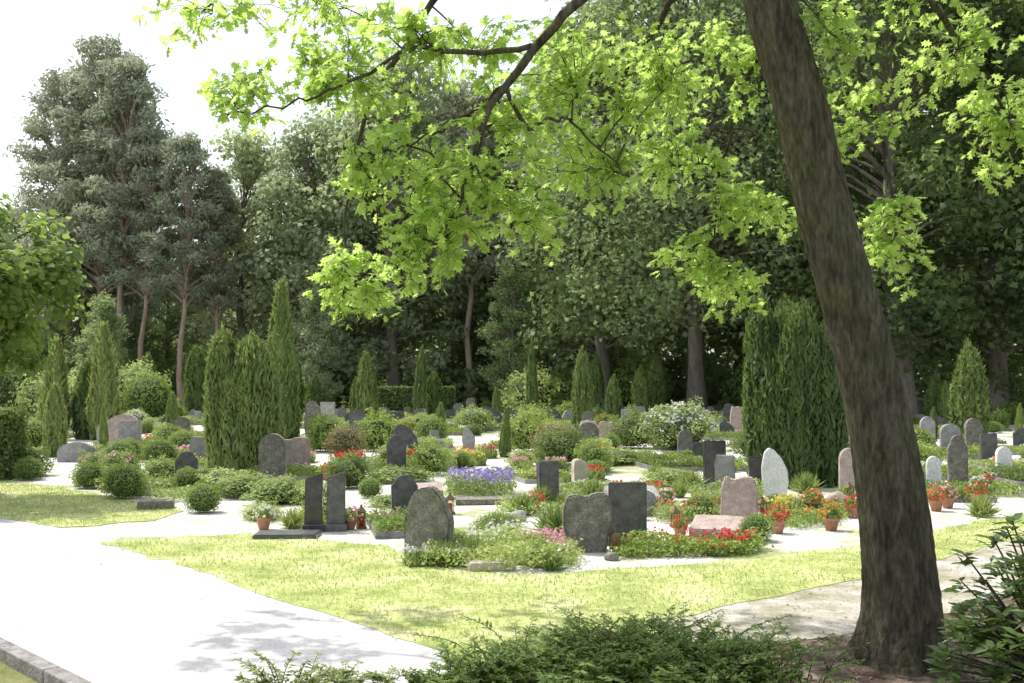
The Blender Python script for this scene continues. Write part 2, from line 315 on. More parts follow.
def tuft_mesh(name,mat,n,h,spread,seed,flower=None,nf=0,w=.07):
    rng=np.random.default_rng(seed);a=rng.uniform(0,6.28,n);r=spread*np.sqrt(rng.uniform(0,1,n))
    C=np.c_[r*np.cos(a),r*np.sin(a),np.zeros(n)];U=np.c_[np.cos(a)*r/spread,np.sin(a)*r/spread,np.ones(n)*1.1]+rng.normal(size=(n,3))*.3
    tm=np.array([(-w/2,0,0),(w/2,0,0),(w/2,.5,.03),(0,1,.18),(-w/2,.5,.03)])
    N=np.c_[np.cos(a),np.sin(a),.2*np.ones(n)]*-1+rng.normal(size=(n,3))*.4
    ch=[leaves(C,N,h*rng.uniform(.5,1.1,n),tm,rng,0,rng.uniform(.1,1,n),U=U)];mats=[M[mat]]
    if flower:
        a=rng.uniform(0,6.28,nf);r=spread*1.2*np.sqrt(rng.uniform(0,1,nf));C=np.c_[r*np.cos(a),r*np.sin(a),h*rng.uniform(.75,1.1,nf)]
        for k in range(3):
            N=rng.normal(size=(nf,3));N[:,2]+=.6
            ch.append(leaves(C+rng.normal(size=(nf,3))*.01,N,rng.uniform(.03,.06,nf),CLUSTER,rng,1,rng.uniform(.2,1,nf)))
        mats.append(M[flower])
    return mesh_from(name,ch,mats)
TUFTS={c:tuft_mesh('flower_clump','lightleaf',300,.26,.2,30+i,'fl_'+c,34,.16) for i,c in enumerate(['red','pink','white','purple','yellow','orange'])}
GTUFT=tuft_mesh('ornamental_grass','lightleaf',420,.5,.12,40,None,0,.035)

def bed_mesh(seed,mat,flower,w=1.1,l=1.7,dens=1.0,edge='kerb',hh=.12,nf=45):
    rng=np.random.default_rng(seed);e=.06;ch=[]
    ch+= [boxchunk(-w/2,w/2,-l,-l+e,-.03,.09,0),boxchunk(-w/2,w/2,-e,0,-.03,.09,0),boxchunk(-w/2,-w/2+e,-l+e,-e,-.03,.088,0),boxchunk(w/2-e,w/2,-l+e,-e,-.03,.088,0),boxchunk(-w/2+e,w/2-e,-l+e,-e,0,.06,1)]
    n=int(2600*dens);P=np.c_[rng.uniform(-w/2+.0,w/2-.0,n),rng.uniform(-l+.0,-.0,n)]
    v=lownoise(P,4,seed);keep=rng.uniform(size=n)<.8+.9*v;P=P[keep];v=v[keep];n=len(P)
    C=np.c_[P,.07+hh*rng.uniform(0,1,n)*(1+v)];N=rng.normal(size=(n,3))*.7;N[:,2]+=.8
    ch.append(leaves(C,N,rng.uniform(.03,.085,n),RH,rng,2,.5+.4*v+rng.normal(size=n)*.2))
    cx=rng.uniform(-w/2+.2,w/2-.2,3);cy=rng.uniform(-l+.2,-.2,3);k=rng.integers(0,3,nf)
    C=np.c_[cx[k]+rng.normal(size=nf)*.12,cy[k]+rng.normal(size=nf)*.16,rng.uniform(.13,.26,nf)]
    ok=(abs(C[:,0])<w/2)&(C[:,1]<0)&(C[:,1]>-l);C=C[ok];nf=len(C)
    for j in range(2):
        N=rng.normal(size=(nf,3))*.6;N[:,2]+=.8
        ch.append(leaves(C+rng.normal(size=(nf,3))*.01,N,rng.uniform(.025,.055,nf),CLUSTER,rng,3,rng.uniform(.2,1,nf)))
    n2=nf*10;C2=np.repeat(C,10,0)+rng.normal(size=(n2,3))*[.06,.06,.03]-[0,0,.05];N=rng.normal(size=(n2,3));N[:,2]+=.6
    ch.append(leaves(C2,N,rng.uniform(.03,.08,n2),RH,rng,2,rng.uniform(0,1,n2)))
    return mesh_from('grave_bed',ch,[M[edge],M['soil'],M[mat],M[flower]])
BEDS=[bed_mesh(50,'lightleaf','fl_red',nf=40),bed_mesh(51,'box','fl_pink',nf=45),bed_mesh(52,'lightleaf','fl_white',1.4,1.6,1.3,nf=50),bed_mesh(53,'box','fl_yellow',1.6,1.7,1.5,nf=25),bed_mesh(54,'yew','fl_white',hh=.2,nf=20),bed_mesh(55,'lightleaf','fl_purple',1.3,1.6,1.3,hh=.2,nf=30),bed_mesh(56,'box','fl_pink',2.0,1.7,1.9,'st_grey',nf=40),bed_mesh(57,'lightleaf','fl_white',1.2,1.7,1.6,'st_pink',.28,20),bed_mesh(58,'box','fl_red',1.2,1.6,.5,'st_grey',nf=35)]

# ---------------------------------------------------------------- gravestones
def outline(kind,w,h,rng):
    x=w/2
    if kind=='rect': pts=[(-x,0),(x,0),(x,h),(-x,h*.99)]
    elif kind=='slant': pts=[(-x,0),(x,0),(x*.96,h),(-x*.92,h*.9)]
    elif kind=='arch': pts=[(-x,0),(x,0)]+[(x*math.cos(a),h*.72+h*.28*math.sin(a)) for a in np.linspace(0,math.pi,12)]
    elif kind=='shoulder': pts=[(-x,0),(x,0),(x*1.02,h*.72)]+[(x*.75*math.cos(a),h*.8+h*.2*math.sin(a)) for a in np.linspace(.1,math.pi-.1,8)]+[(-x*1.02,h*.72)]
    elif kind=='halfarch': pts=[(-x*.95,0),(x,0),(x*1.02,h*.55),(x*.9,h*.78),(x*.62,h*.93),(x*.25,h),(-x*.2,h*.985),(-x*.55,h*.91),(-x*.82,h*.76),(-x,h*.5)]
    elif kind=='wave': pts=[(-x*.75,0),(x*.75,0),(x*.86,h*.3),(x,h*.62),(x*.95,h*.85),(x*.7,h*.97),(x*.3,h),(-x*.05,h*.92),(-x*.4,h*.97),(-x*.8,h*.92),(-x,h*.72),(-x*.95,h*.45),(-x*.8,h*.2)]
    elif kind=='drop': pts=[(-x*.8,0),(x*.8,0),(x,h*.3),(x*.9,h*.55),(x*.45,h*.8),(-x*.1,h*.96),(-x*.45,h),(-x*.8,h*.9),(-x,h*.6),(-x*.95,h*.3)]
    elif kind=='rough':
        pts=[(-x,0),(x,0)]
        for a in np.linspace(0.15,math.pi-.15,9):
            c,s=math.cos(a),math.sin(a);m=max(abs(c),abs(s));pts.append((x*c/m*rng.uniform(.88,1.03),h*.45+h*.55*s/m*rng.uniform(.86,1.0)))
    return pts
def stone_mesh(kind,w,h,d,mat,seed=0,plinth=True,rough=0.0):
    rng=np.random.default_rng(seed);bm=bmesh.new()
    pts=outline(kind,w,h,rng)
    if rough: pts=[(px+(rng.normal()*rough if py>0 else 0),py+(rng.normal()*rough if py>0 else 0)) for px,py in pts]
    z0=.10 if plinth else -.03
    vs=[bm.verts.new((px,-d/2,z0+py)) for px,py in pts]
    f=bm.faces.new(vs)
    r=bmesh.ops.extrude_face_region(bm,geom=[f]);vv=[g for g in r['geom'] if isinstance(g,bmesh.types.BMVert)]
    for v in vv: v.co.y+=d
    if rough:
        for v in bm.verts: v.co.y+=rng.normal()*rough*.6
    bmesh.ops.recalc_face_normals(bm,faces=bm.faces[:])
    bmesh.ops.bevel(bm,geom=bm.edges[:],offset=.012 if not rough else .022,segments=2,affect='EDGES',clamp_overlap=True)
    if plinth:
        r=bmesh.ops.create_cube(bm,size=1.0)
        for v in r['verts']: v.co=Vector((v.co.x*(w*1.18),v.co.y*(d*1.7),v.co.z*.14+.032))
        es=list({e for v in r['verts'] for e in v.link_edges})
        bmesh.ops.bevel(bm,geom=es,offset=.01,segments=1,affect='EDGES')
    me=bpy.data.meshes.new('gravestone');bm.to_mesh(me);bm.free();me.materials.append(M[mat])
    return me
placed=[]
def stone(x,y,kind,w,h,mat,d=.14,rz=0.0,plinth=True,rough=0.0,name='gravestone',bed=None):
    me=stone_mesh(kind,w,h,d,mat,int(abs(x*31+y*17)*10)%9999,plinth,rough)
    o=put(me,name,(x,y,.01),rz);placed.append((x,y,1.1))
    if bed is not None:
        put(BEDS[bed],'grave_bed',(x,y-.18,.006),rz);placed.append((x,y-1,.9))
    return o
stone(-1.03,13.35,'halfarch',.56,.92,'st_moss',.17,-.35,False,.012)
stone(.95,13.95,'wave',.62,.78,'st_moss',.15,.1,False,.008)
stone(1.52,14.5,'rect',.5,.72,'st_dark',.14,-.12,True)
stone(-2.84,15.8,'slant',.26,.72,'st_black',.12,.1,True);stone(-2.53,15.85,'slant',.27,.74,'st_dark',.12,.1,True)
stone(-1.66,17.0,'shoulder',.4,.6,'st_dark',.14,.2,True,bed=1)
stone(3.38,16.4,'rough',.55,.78,'st_pink',.24,-.15,False,.012)
stone(.62,19.0,'rect',.35,.8,'st_dark',.2,.3,False,.008)
stone(1.33,21.6,'rough',.32,.62,'st_tan',.25,.2,False,.01,bed=2)
stone(3.97,21.6,'rect',.43,.86,'st_black',.14,.1)
stone(3.89,20.1,'rough',.4,.7,'st_grey',.15,-.2,True,.008,bed=7)
stone(4.63,19.4,'drop',.46,.86,'st_white',.13,-.1,True)
stone(4.65,20.9,'rect',.32,.6,'st_black',.12)
stone(6.3,20.6,'arch',.36,.78,'st_pink',.14)
stone(-4.98,25.4,'rough',.66,.86,'st_pink',.2,.15,False,.012,bed=6)
stone(-12.7,36,'arch',.92,.9,'st_pink',.2,.1,True)
stone(-11.4,28.8,'halfarch',.95,.55,'st_grey',.2,.1,False,.012)
stone(-13.4,36.6,'halfarch',.8,.7,'st_grey',.2)
stone(-5.9,42,'arch',.62,.9,'st_dark');stone(-8.8,52.5,'rect',.7,.95,'st_grey')
stone(2.5,36,'rough',.6,.85,'st_tan',.25,0,False,.01);stone(3.1,36,'rough',.55,.8,'st_pink',.25,0,False,.01)
stone(9.2,44.7,'rough',.65,1.1,'st_pink',.25,0,False,.01);stone(10.1,43.5,'rough',.55,1.0,'st_tan',.25,0,False,.01)
stone(12.65,33.5,'arch',.45,.92,'st_grey');stone(12.5,31.4,'arch',.56,.78,'st_grey',bed=3)
stone(8.9,22,'shoulder',.37,.95,'st_moss',.16,-.2);stone(8.15,21.3,'arch',.27,.58,'st_white',.12,-.1,True,bed=1)
stone(7.5,22.6,'rough',.34,.55,'st_pink',.16,-.1,False,.01);stone(10.8,24.2,'arch',.32,.58,'st_white',bed=4)
stone(11.9,27.5,'rect',.4,.7,'st_dark',bed=2);stone(9.9,20.6,'rough',.45,.6,'st_grey',.18,.1,False,.01,bed=1)
stone(-1.3,33.0,'drop',.4,.6,'st_grey')
stone(2.05,17.6,'halfarch',.5,.45,'st_grey',.16,.2,False,.01)
def slab(x,y,w,l,h,mat,rz=0,tilt=0.0,z=.0):
    bm=bmesh.new()
    pts=[(-w/2,-l/2),(w/2*.9,-l/2*1.05),(w/2,l/2*.9),(w*.1,l/2*1.05),(-w/2*.95,l/2)]
    f=bm.faces.new([bm.verts.new((a,b,0)) for a,b in pts]);e=bmesh.ops.extrude_face_region(bm,geom=[f])
    for v in e['geom']:
        if isinstance(v,bmesh.types.BMVert): v.co.z+=h
    bmesh.ops.recalc_face_normals(bm,faces=bm.faces[:]);bmesh.ops.bevel(bm,geom=bm.edges[:],offset=.015,segments=2,affect='EDGES')
    me=bpy.data.meshes.new('grave_slab');bm.to_mesh(me);bm.free();me.materials.append(M[mat])
    o=put(me,'grave_slab',(x,y,z+.0),rz);o.rotation_euler=(tilt,0,rz);placed.append((x,y,.7));return o
slab(-.25,12.75,.55,.42,.1,'st_tan',.2);slab(2.85,15.2,.75,.55,.12,'st_pink',-.3,.25,.1);slab(-6.0,18.6,.6,.45,.14,'st_moss',.3)
slab(2.0,18.3,.9,.6,.16,'st_grey',.2,.3,.16);slab(-3.1,15.25,.9,.5,.07,'st_dark',.1);slab(-.4,19.3,1.2,.5,.1,'st_moss',.1);slab(-1.5,19.9,.5,.5,.2,'st_pink',.2,.2,.05)
slab(1.6,16.2,.5,.4,.12,'st_grey',.4,.2,.08)
def boulder(x,y,r,mat,seed):
    bm=bmesh.new();bmesh.ops.create_icosphere(bm,subdivisions=3,radius=1);rr=np.random.default_rng(seed);ds=rr.normal(size=(5,3))*2
    for v in bm.verts:
        c=np.array(v.co);k=1+.07*sum(math.sin(c@q+i) for i,q in enumerate(ds));v.co=Vector(c*k*[r,r*.85,r*.75]);v.co.z+=r*.6
    for f in bm.faces:f.smooth=True
    me=bpy.data.meshes.new('boulder');bm.to_mesh(me);bm.free();me.materials.append(M[mat]);put(me,'boulder',(x,y,0))
boulder(4.75,18.2,.2,'st_tan',1);boulder(5.55,18.9,.19,'st_pink',2);boulder(5.2,19.1,.14,'st_grey',3);boulder(.1,16.9,.13,'st_grey',4);boulder(1.2,13.3,.08,'st_moss',5);boulder(-4.3,21,.16,'st_grey',6)

def lantern(x,y,s=1.0):
    ch=[boxchunk(-.07,.07,-.07,.07,0,.03,0),boxchunk(-.055,.055,-.055,.055,.22,.24,0)]
    for a in(-1,1):
        for b in(-1,1): ch.append(boxchunk(a*.05-.006,a*.05+.006,b*.05-.006,b*.05+.006,.03,.22,0))
    ch.append(lathe([(.0,.03),(.036,.031),(.038,.15),(.03,.17),(.001,.172)],12,1))
    ch.append((np.array([(-.075,-.075,.241),(.075,-.075,.241),(.075,.075,.241),(-.075,.075,.241),(-.015,-.015,.31),(.015,-.015,.31),(.015,.015,.31),(-.015,.015,.31)]),np.array([(0,1,5,4),(1,2,6,5),(2,3,7,6),(3,0,4,7),(4,5,6,7),(3,2,1,0)]),0,.5,False))
    ch.append(lathe([(.012,.31),(.02,.325),(.012,.345),(.001,.35)],8,0))
    put(mesh_from('grave_lantern',ch,[M['bronze'],M['glassred']]),'grave_lantern',(x,y,.01),0.3,s)
def pot(x,y,fl,s=1.0,mat='terra'):
    rng=np.random.default_rng(int(x*70+y*90)%9999)
    ch=[lathe([(.0,0),(.085,0),(.12,.16),(.135,.16),(.137,.2),(.12,.2),(.115,.17),(.0,.168)],18,0)]
    n=320;d=sphere_dirs(n,rng);d[:,2]=abs(d[:,2]);C=d*[.19,.19,.2]*rng.uniform(.5,1,(n,1))+[0,0,.2]
    ch.append(leaves(C,d+rng.normal(size=(n,3))*.5,rng.uniform(.035,.07,n),RH,rng,1,rng.uniform(0,1,n)))
    n=46;d=sphere_dirs(n,rng);d[:,2]=abs(d[:,2]);C=d*[.2,.2,.22]+[0,0,.21]
    for k in range(2): ch.append(leaves(C+rng.normal(size=C.shape)*.008,d+rng.normal(size=(n,3))*.5,rng.uniform(.04,.065,n),CLUSTER,rng,2,rng.uniform(.2,1,n)))
    put(mesh_from('flower_pot',ch,[M[mat],M['box'],M['fl_'+fl]]),'flower_pot',(x,y,.01),0,s)
for a in [(1.28,13.75,.9),(-2.2,16.1,1),(-1.0,17.8,1),(3.9,17.2,1),(9.2,21.4,1.1),(6.0,19.6,1),(2.4,16.2,.9)]: lantern(*a)
for a in [(-2.35,16.0,'pink',.8),(-3.6,16.0,'white',.85),(3.75,15.6,'red',.9),(4.6,15.9,'orange',.9),(4.9,18.0,'orange',.9),(5.35,17.3,'red',.8),(7.0,18.2,'red',.9),(7.35,18.6,'pink',.9),(8.6,20.3,'white',.9),(9.4,19.7,'pink',.9),(2.3,15.1,'red',.7),(1.9,17.1,'red',.9),(8.1,19.2,'red',.9),(6.2,18.6,'pink',.9),(.4,17.9,'red',.8),(2.6,18.6,'pink',.8),(-3.9,23.5,'red',.9),(9.0,20.9,'red',.8)]: pot(*a)

# ---------------------------------------------------------------- hand placed plants
def plant(me,name,x,y,s,rz=None,z=0.0):
    put(me,name,(x,y,z),R0.uniform(0,6) if rz is None else rz,s)
    placed.append((x,y,.4+(s if np.isscalar(s) else s[0])*.6))
for (x,y,r,i) in [(-7.06,20.1,.38,0),(-5.04,18.0,.28,0),(-3.24,22,.40,2),(-10.4,23.7,.30,0),(-8.44,22,.31,0),(-7.9,21.9,.28,0),(-10.45,33.5,.48,0),(-9.4,31.5,.42,0),(-7.4,23.3,.36,1),(-2.7,37,.55,0),(-1.5,44.7,.7,1),(3.7,34.5,.6,2),(2.9,17,.25,0),(3.3,14.9,.22,0),(-1.86,24.9,.36,3),(-6.3,25.6,.45,0),(-8.8,27.5,.42,0),(-9.9,27.8,.38,0),(-2.6,20.2,.22,0),(6.6,22.6,.45,2),(7.6,24.5,.5,0),(-.7,13.5,.2,0),(-2.95,16.9,.16,0),(10.3,27.5,.4,1),(11.2,30.5,.5,0),(-6.6,28.5,.5,0),(.4,33,.55,3),(6.6,30,.5,2),(-4,33,.55,3),(-14.5,33,.6,0),(8.3,34,.6,1),(1.9,25.8,.35,3),(-2.9,27,.42,1)]:
    plant(BALLS[i],['box_ball','light_shrub','dark_shrub','shrub'][i],x,y,(r,r,r*.95))
plant(BARB,'barberry_bush',1.15,29.5,.55);plant(BARB,'barberry_bush',-4.6,30.5,.5)
plant(FLB[0],'hydrangea_bush',5.07,33.5,(1.1,1.0,.9));plant(FLB[1],'flowering_shrub',-9.9,26.0,.3)
for (x,y,sx,sz) in [(-4.1,19.4,.62,.30),(-4.9,20.3,.6,.28),(-3.4,19.2,.5,.26),(-5.5,21.2,.7,.3),(-2.0,19.0,.5,.14),(-3.9,17.2,.4,.15),(-.2,16.2,.4,.14),(1.9,19.6,.6,.18),(3.3,22.6,.7,.22),(-2.4,23.2,.7,.2),(2.6,28,.9,.28)]:
    plant(BALLS[1],'groundcover_shrub',x,y,(sx,sx*.7,sz))
BIGC=column_mesh('columnar_conifer','thuja',26000,.10,.52,3.15,24,'blunt',.05,[(-.42,0,.36,3.15),(-.15,.1,.3,2.75),(.25,-.05,.5,3.02),(.48,.1,.36,2.55),(0,-.2,.4,2.3)])
put(BIGC,'columnar_conifer',(-6.15,24.9,0),0,(1,1,1.02));placed+= [(-6.2,24.8,1.6),(5.6,21.6,1.9)]
r=np.random.default_rng(5);pp=[(0,0,.6,3.45)]
for k in range(12):
    a=k*.55+r.normal()*.1;q=r.uniform(.5,.68);pp.append((q*math.cos(a),q*math.sin(a),r.uniform(.26,.4),r.uniform(2.7,3.75)))
BIGY=column_mesh('irish_yew','yew',46000,.10,1.0,3.65,25,'blunt',.06,pp)
put(BIGY,'irish_yew',(5.8,22.6,0),0,(1.1,1,1.05))
put(column_mesh('columnar_conifer','thuja',15000,.14,.6,4.95,26,'cone',.09),'columnar_conifer',(-7.05,33.5,0),0,1);placed.append((-7,33.5,1.2))
for (x,y,h,w,i) in [(-16.3,39,3.4,1.1,0),(-15.2,39.5,2.7,1,2),(-14.5,39,3.9,.95,0),(-14.9,40.4,3.3,1,3),(3.0,46.5,3.3,.9,1),(15.0,36,3.2,1.15,1),(-12.6,34,1.3,.3,0),(-7.6,58,3.4,1,2),(-5.1,60,3.7,.9,1),(-4.3,61,2.4,.9,2),(1.1,60,3.9,.8,1),(7.1,60,2.7,1,1),(8.0,62,3.2,1.1,2),(12.6,55,3.0,1,1),(-12.4,62,3.6,1.2,2),(-11.3,63,2.4,1.1,1),(-20.5,62,3.4,1,3),(-17.8,62,3.8,1.3,2),(-16.9,63,3.2,1,1),(24,58,3.0,1,3),(19.2,50,2.3,.9,1),(-.2,30.5,1.3,.35,0),(-9.8,44,1.9,.5,2),(-30,64,3.2,1,1),(4.9,64,3.4,1.1,1),(4.6,50,2.2,.8,1)]:
    k=CH[i];w*=R0.uniform(.85,1.2);o=put(COLS[i],'thuja',(x,y,0),R0.uniform(0,6),(w,w,h/k));o.rotation_euler=(R0.normal()*.02,R0.normal()*.02,R0.uniform(0,6));placed.append((x,y,.9))
def hedge(name,x0,x1,y0,y1,h,mat,n,ls,seed):
    rng=np.random.default_rng(seed);s=rng.integers(0,5,n);u=rng.uniform(0,1,(n,2));C=np.zeros((n,3));N=np.zeros((n,3))
    X=x0+u[:,0]*(x1-x0);Y=y0+u[:,0]*(y1-y0);Z=u[:,1]*h
    for k,(cx,cy,cz,nn) in enumerate([(X,np.full(n,y0),Z,(0,-1,0)),(X,np.full(n,y1),Z,(0,1,0)),(np.full(n,x0),Y,Z,(-1,0,0)),(np.full(n,x1),Y,Z,(1,0,0)),(X,y0+u[:,1]*(y1-y0),np.full(n,h),(0,0,1))]):
        m=s==k;C[m]=np.c_[cx,cy,cz][m];N[m]=nn
    C+=rng.normal(size=(n,3))*.05
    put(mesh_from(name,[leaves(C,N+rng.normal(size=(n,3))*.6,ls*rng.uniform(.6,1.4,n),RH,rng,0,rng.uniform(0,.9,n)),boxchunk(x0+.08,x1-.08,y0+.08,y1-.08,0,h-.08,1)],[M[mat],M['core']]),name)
hedge('clipped_hedge',-12.6,-10.9,23.6,24.6,1.45,'yew',9000,.09,3)
hedge('clipped_hedge',-9,-3.5,64.5,65.3,1.6,'yew',7000,.2,4);hedge('clipped_hedge',14,24,66,66.8,1.8,'thuja',9000,.2,5)
for (x,y,c,s,m) in [(-.16,14.4,'white',1.0,2),(0.1,14.0,'pink',1.,3),(2.9,14.3,'red',.8,2),(-3.35,26.8,'red',1.5,4),(-9.9,30.0,'pink',1.3,3),(2.6,31,'red',1.3,3),(9.7,19.3,'pink',1.2,3),(-.8,27.5,'yellow',1.3,2),(2.0,13.9,'red',.7,2),(.5,13.7,'pink',.8,2),(2.0,20.5,'red',1.1,2),(4.3,17.4,'yellow',1.,2),(-7.2,26.5,'white',1.2,2),(7.0,27,'pink',1.3,2),(12.5,26,'orange',1.3,2),(11.5,22.5,'red',1.2,3),(-.7,13.2,'white',.8,4),(-1.5,30,'red',1.3,2),(2.3,23.8,'red',1.1,2),(.6,26.5,'pink',1.2,2),(-5.2,28.5,'pink',1.2,2),(8,29,'red',1.3,2)]:
    for k in range(m):
        put(TUFTS[c],'flower_clump',(x+R0.normal()*.28*s,y+R0.normal()*.2,0),R0.uniform(0,6),s*R0.uniform(.8,1.1))
for k in range(30):
    x,y=R0.uniform(-4,8),R0.uniform(16.5,30)
    put(GTUFT,'ornamental_grass',(x,y,0),R0.uniform(0,6),R0.uniform(.4,.9))
for (x,y,s) in [(-.75,12.95,.6),(-.45,13.1,.7),(.15,13.1,.55),(.3,12.9,.6),(.6,15.5,.9),(-.2,15.0,.8),(-.9,13.1,.6),(-3.2,16.1,.6),(.45,12.6,.5)]: put(GTUFT,'ornamental_grass',(x,y,0),x*9,s)
def cover(name,poly,n,hh,mat,seed,ls=.05,fl=None,nf=0,thr=.2):
    rng=np.random.default_rng(seed);P=scatter(poly,n*2,rng)[:n];v=lownoise(P,3.5,seed);n=len(P)
    P=P+rng.normal(size=P.shape)*.06
    C=np.c_[P,.02+hh*rng.uniform(.1,1,n)*(1+.9*v)];N=rng.normal(size=(n,3))*.7;N[:,2]+=.8
    ch=[leaves(C,N,rng.uniform(.6,1.4,n)*ls,RH,rng,0,.5+.4*v+rng.normal(size=n)*.2)];mats=[M[mat]]
    if fl:
        P=scatter(poly,nf*3,rng);P=P[lownoise(P,3.5,seed+1)>thr][:nf];m=len(P);C=np.c_[P,.04+hh*rng.uniform(.8,1.5,m)]
        for k in range(2):
            N=rng.normal(size=(m,3))*.6;N[:,2]+=.6;ch.append(leaves(C+rng.normal(size=C.shape)*.012,N,rng.uniform(.03,.06,m),CLUSTER,rng,1,rng.uniform(.2,1,m)))
        mats.append(M[fl])
    put(mesh_from(name,ch,mats),name)
cover('groundcover_planting',[(-.95,13.3),(-1.0,12.75),(.1,12.4),(.75,12.7),(.8,13.4),(.3,14.2),(-.6,14.1)],6500,.2,'lightleaf',5,.05,'fl_white',90)
cover('groundcover_planting',[(1.3,13.4),(2.9,13.6),(3.3,14.3),(1.9,14.2),(1.3,14.0)],5000,.17,'box',6,.05,'fl_red',60)
cover('groundcover_planting',[(2.2,16.6),(3.2,16.6),(3.4,17.6),(2.3,17.8)],3000,.2,'lightleaf',7,.05,'fl_red',40)
cover('groundcover_planting',[(-3.2,16.3),(-2.2,16.4),(-2.2,17.2),(-3.3,17.2)],2500,.16,'box',8,.05,'fl_red',10)
cover('groundcover_planting',[(3.9,15.8),(4.9,16.5),(5.8,18.4),(5.2,19.2),(4.1,17.6)],5000,.16,'box',9,.055,'fl_orange',50)
cover('lavender_bed',[(-1.2,19.9),(.0,19.9),(.05,21.3),(-1.2,21.3)],3500,.3,'lightleaf',10,.06,'fl_purple',700,-9)
cover('groundcover_planting',[(6.8,18.8),(9.8,20.8),(9.6,22.4),(6.6,20.6)],5000,.16,'box',12,.06,'fl_pink',90)
cover('groundcover_planting',[(-9,22.4),(-6,19.3),(-5.4,19.8),(-8,23.4)],7000,.18,'lightleaf',13,.06,'fl_white',30)
cover('groundcover_planting',[(-.2,17.2),(2.6,17.6),(2.8,19.5),(-.2,19.2)],3500,.16,'lightleaf',14,.06,'fl_yellow',20)

# ---------------------------------------------------------------- the rest of the graves
POOL=[]
kinds=['rect','arch','shoulder','halfarch','wave','rough','rough','slant','drop'];mts=['st_grey','st_pink','st_dark','st_moss','st_tan','st_black','st_dark','st_white','st_pink','st_black']
for i in range(26):
    k=kinds[i%len(kinds)];ro=.01 if k in('rough','halfarch') else 0
    POOL.append(stone_mesh(k,R0.uniform(.4,.75),R0.uniform(.55,.95),.16,mts[(i*3+i//3)%len(mts)],100+i,not ro,ro))
pl=list(placed)
for row,y0 in enumerate(np.arange(19.5,74,2.7)):
    for x0 in np.arange(-.58*y0-4,.58*y0+4,1.9):
        x=x0+R0.normal()*.35+(row%2)*.7;y=y0+R0.normal()*.3
        if x<-5.4 and y<19.6+(-5.4-x)*.82: continue
        if x>7 and y<18.6+(x-7)*.9: continue
        if any((x-a)**2+(y-b)**2<(c)**2 for a,b,c in pl): continue
        u=R0.uniform();rz=R0.normal()*.18
        if u<.52:
            put(POOL[R0.integers(len(POOL))],'gravestone',(x,y,0),rz,R0.uniform(.7,1.1))
        if u<.66:
            put(BEDS[R0.integers(len(BEDS))],'grave_bed',(x,y-.2,.006),rz,R0.uniform(.85,1.1))
            for rep in range(2):
                if R0.uniform()<.36: r=R0.uniform(.14,.36);b=R0.integers(4);put(BALLS[b],['box_ball','light_shrub','dark_shrub','shrub'][b],(x+R0.choice([-1,1])*R0.uniform(.4,.8),y-R0.uniform(.1,1.4),0),R0.uniform(0,6),(r,r*R0.uniform(.8,1.2),r*R0.uniform(.7,1.2)))
            if R0.uniform()<.14: c=list(TUFTS)[R0.integers(6)];put(TUFTS[c],'flower_clump',(x+R0.normal()*.3,y-.9,.05),R0.uniform(0,6),R0.uniform(.8,1.3))
        elif u<.78:
            b=R0.integers(4);r=R0.uniform(.25,.6);put(BALLS[b],['box_ball','light_shrub','dark_shrub','shrub'][b],(x,y,0),R0.uniform(0,6),(r,r*R0.uniform(.8,1.2),r*R0.uniform(.55,1)))
        elif u<.81:
            put(FLB[R0.integers(3)],'flowering_shrub',(x,y,0),R0.uniform(0,6),R0.uniform(.3,.5))
        elif u<.86 and y>30:
            i=R0.integers(4);s=R0.uniform(.25,.65);put(COLS[i],'thuja',(x,y,0),R0.uniform(0,6),(s,s,s))

# ---------------------------------------------------------------- woodland trees
def tree_mesh(name,H,R,cb,ncl,nlf,ls,mat,bark,seed,kind='dec',tr=.017):
    rng=np.random.default_rng(seed);ch=[]
    m=9;zz=np.linspace(0,H*.93,m);wx=np.cumsum(rng.normal(size=m)*.18);wy=np.cumsum(rng.normal(size=m)*.18);wx-=wx[0];wy-=wy[0]
    TP=np.c_[wx,wy,zz];rad=H*tr*(1-zz/H)**.8+.03;rad[0]*=1.45
    ch.append(tube(TP,rad,9,1))
    for i in range(ncl):
        t=cb+(1-cb)*(i+rng.uniform())/ncl
        u=(t-cb)/(1-cb)
        env=(R*(np.clip(u*3.5+.45,0,1))*np.sqrt(max(0,1-u**2.2))+.3) if kind=='dec' else R*(.6+.6*math.sin(u*2.6+.35))*(1-.5*u)
        a=rng.uniform(0,2*np.pi);rr=env*math.sqrt(rng.uniform(.12,1))
        z=t*H;cr=(R*.27 if kind=='dec' else R*.27)*rng.uniform(.55,1.3)
        base=np.array([np.interp(z*.82,zz,wx),np.interp(z*.82,zz,wy),min(z*.86,H*.9)])
        c=np.array([base[0]+rr*math.cos(a),base[1]+rr*math.sin(a),z])
        mid=(base+c)/2+[0,0,.1*rr]+rng.normal(size=3)*.15
        r0=H*.0045*rng.uniform(.7,1.4)
        ch.append(tube(spline([base,mid,c],5),np.linspace(r0,.02,5),5,1))
        n=int(nlf*rng.uniform(.6,1.3)*(cr/(R*.27))**1.4);d=sphere_dirs(n,rng)
        fl=.7 if kind=='dec' else .45
        C=c+d*cr*(rng.uniform(.25,1,(n,1))**.55)*[1,1,fl]+rng.normal(size=(n,3))*cr*.2
        N=d*.6+rng.normal(size=(n,3))*.6+[-.3,-.2,.4]
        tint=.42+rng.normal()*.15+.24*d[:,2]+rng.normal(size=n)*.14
        ch.append(leaves(C,N,ls*rng.uniform(.6,1.4,n),CLUSTER if kind=='dec' else NEEDLE*[2.2,1.1,1],rng,0,tint))
    return mesh_from(name,ch,[M[mat],M[bark]])
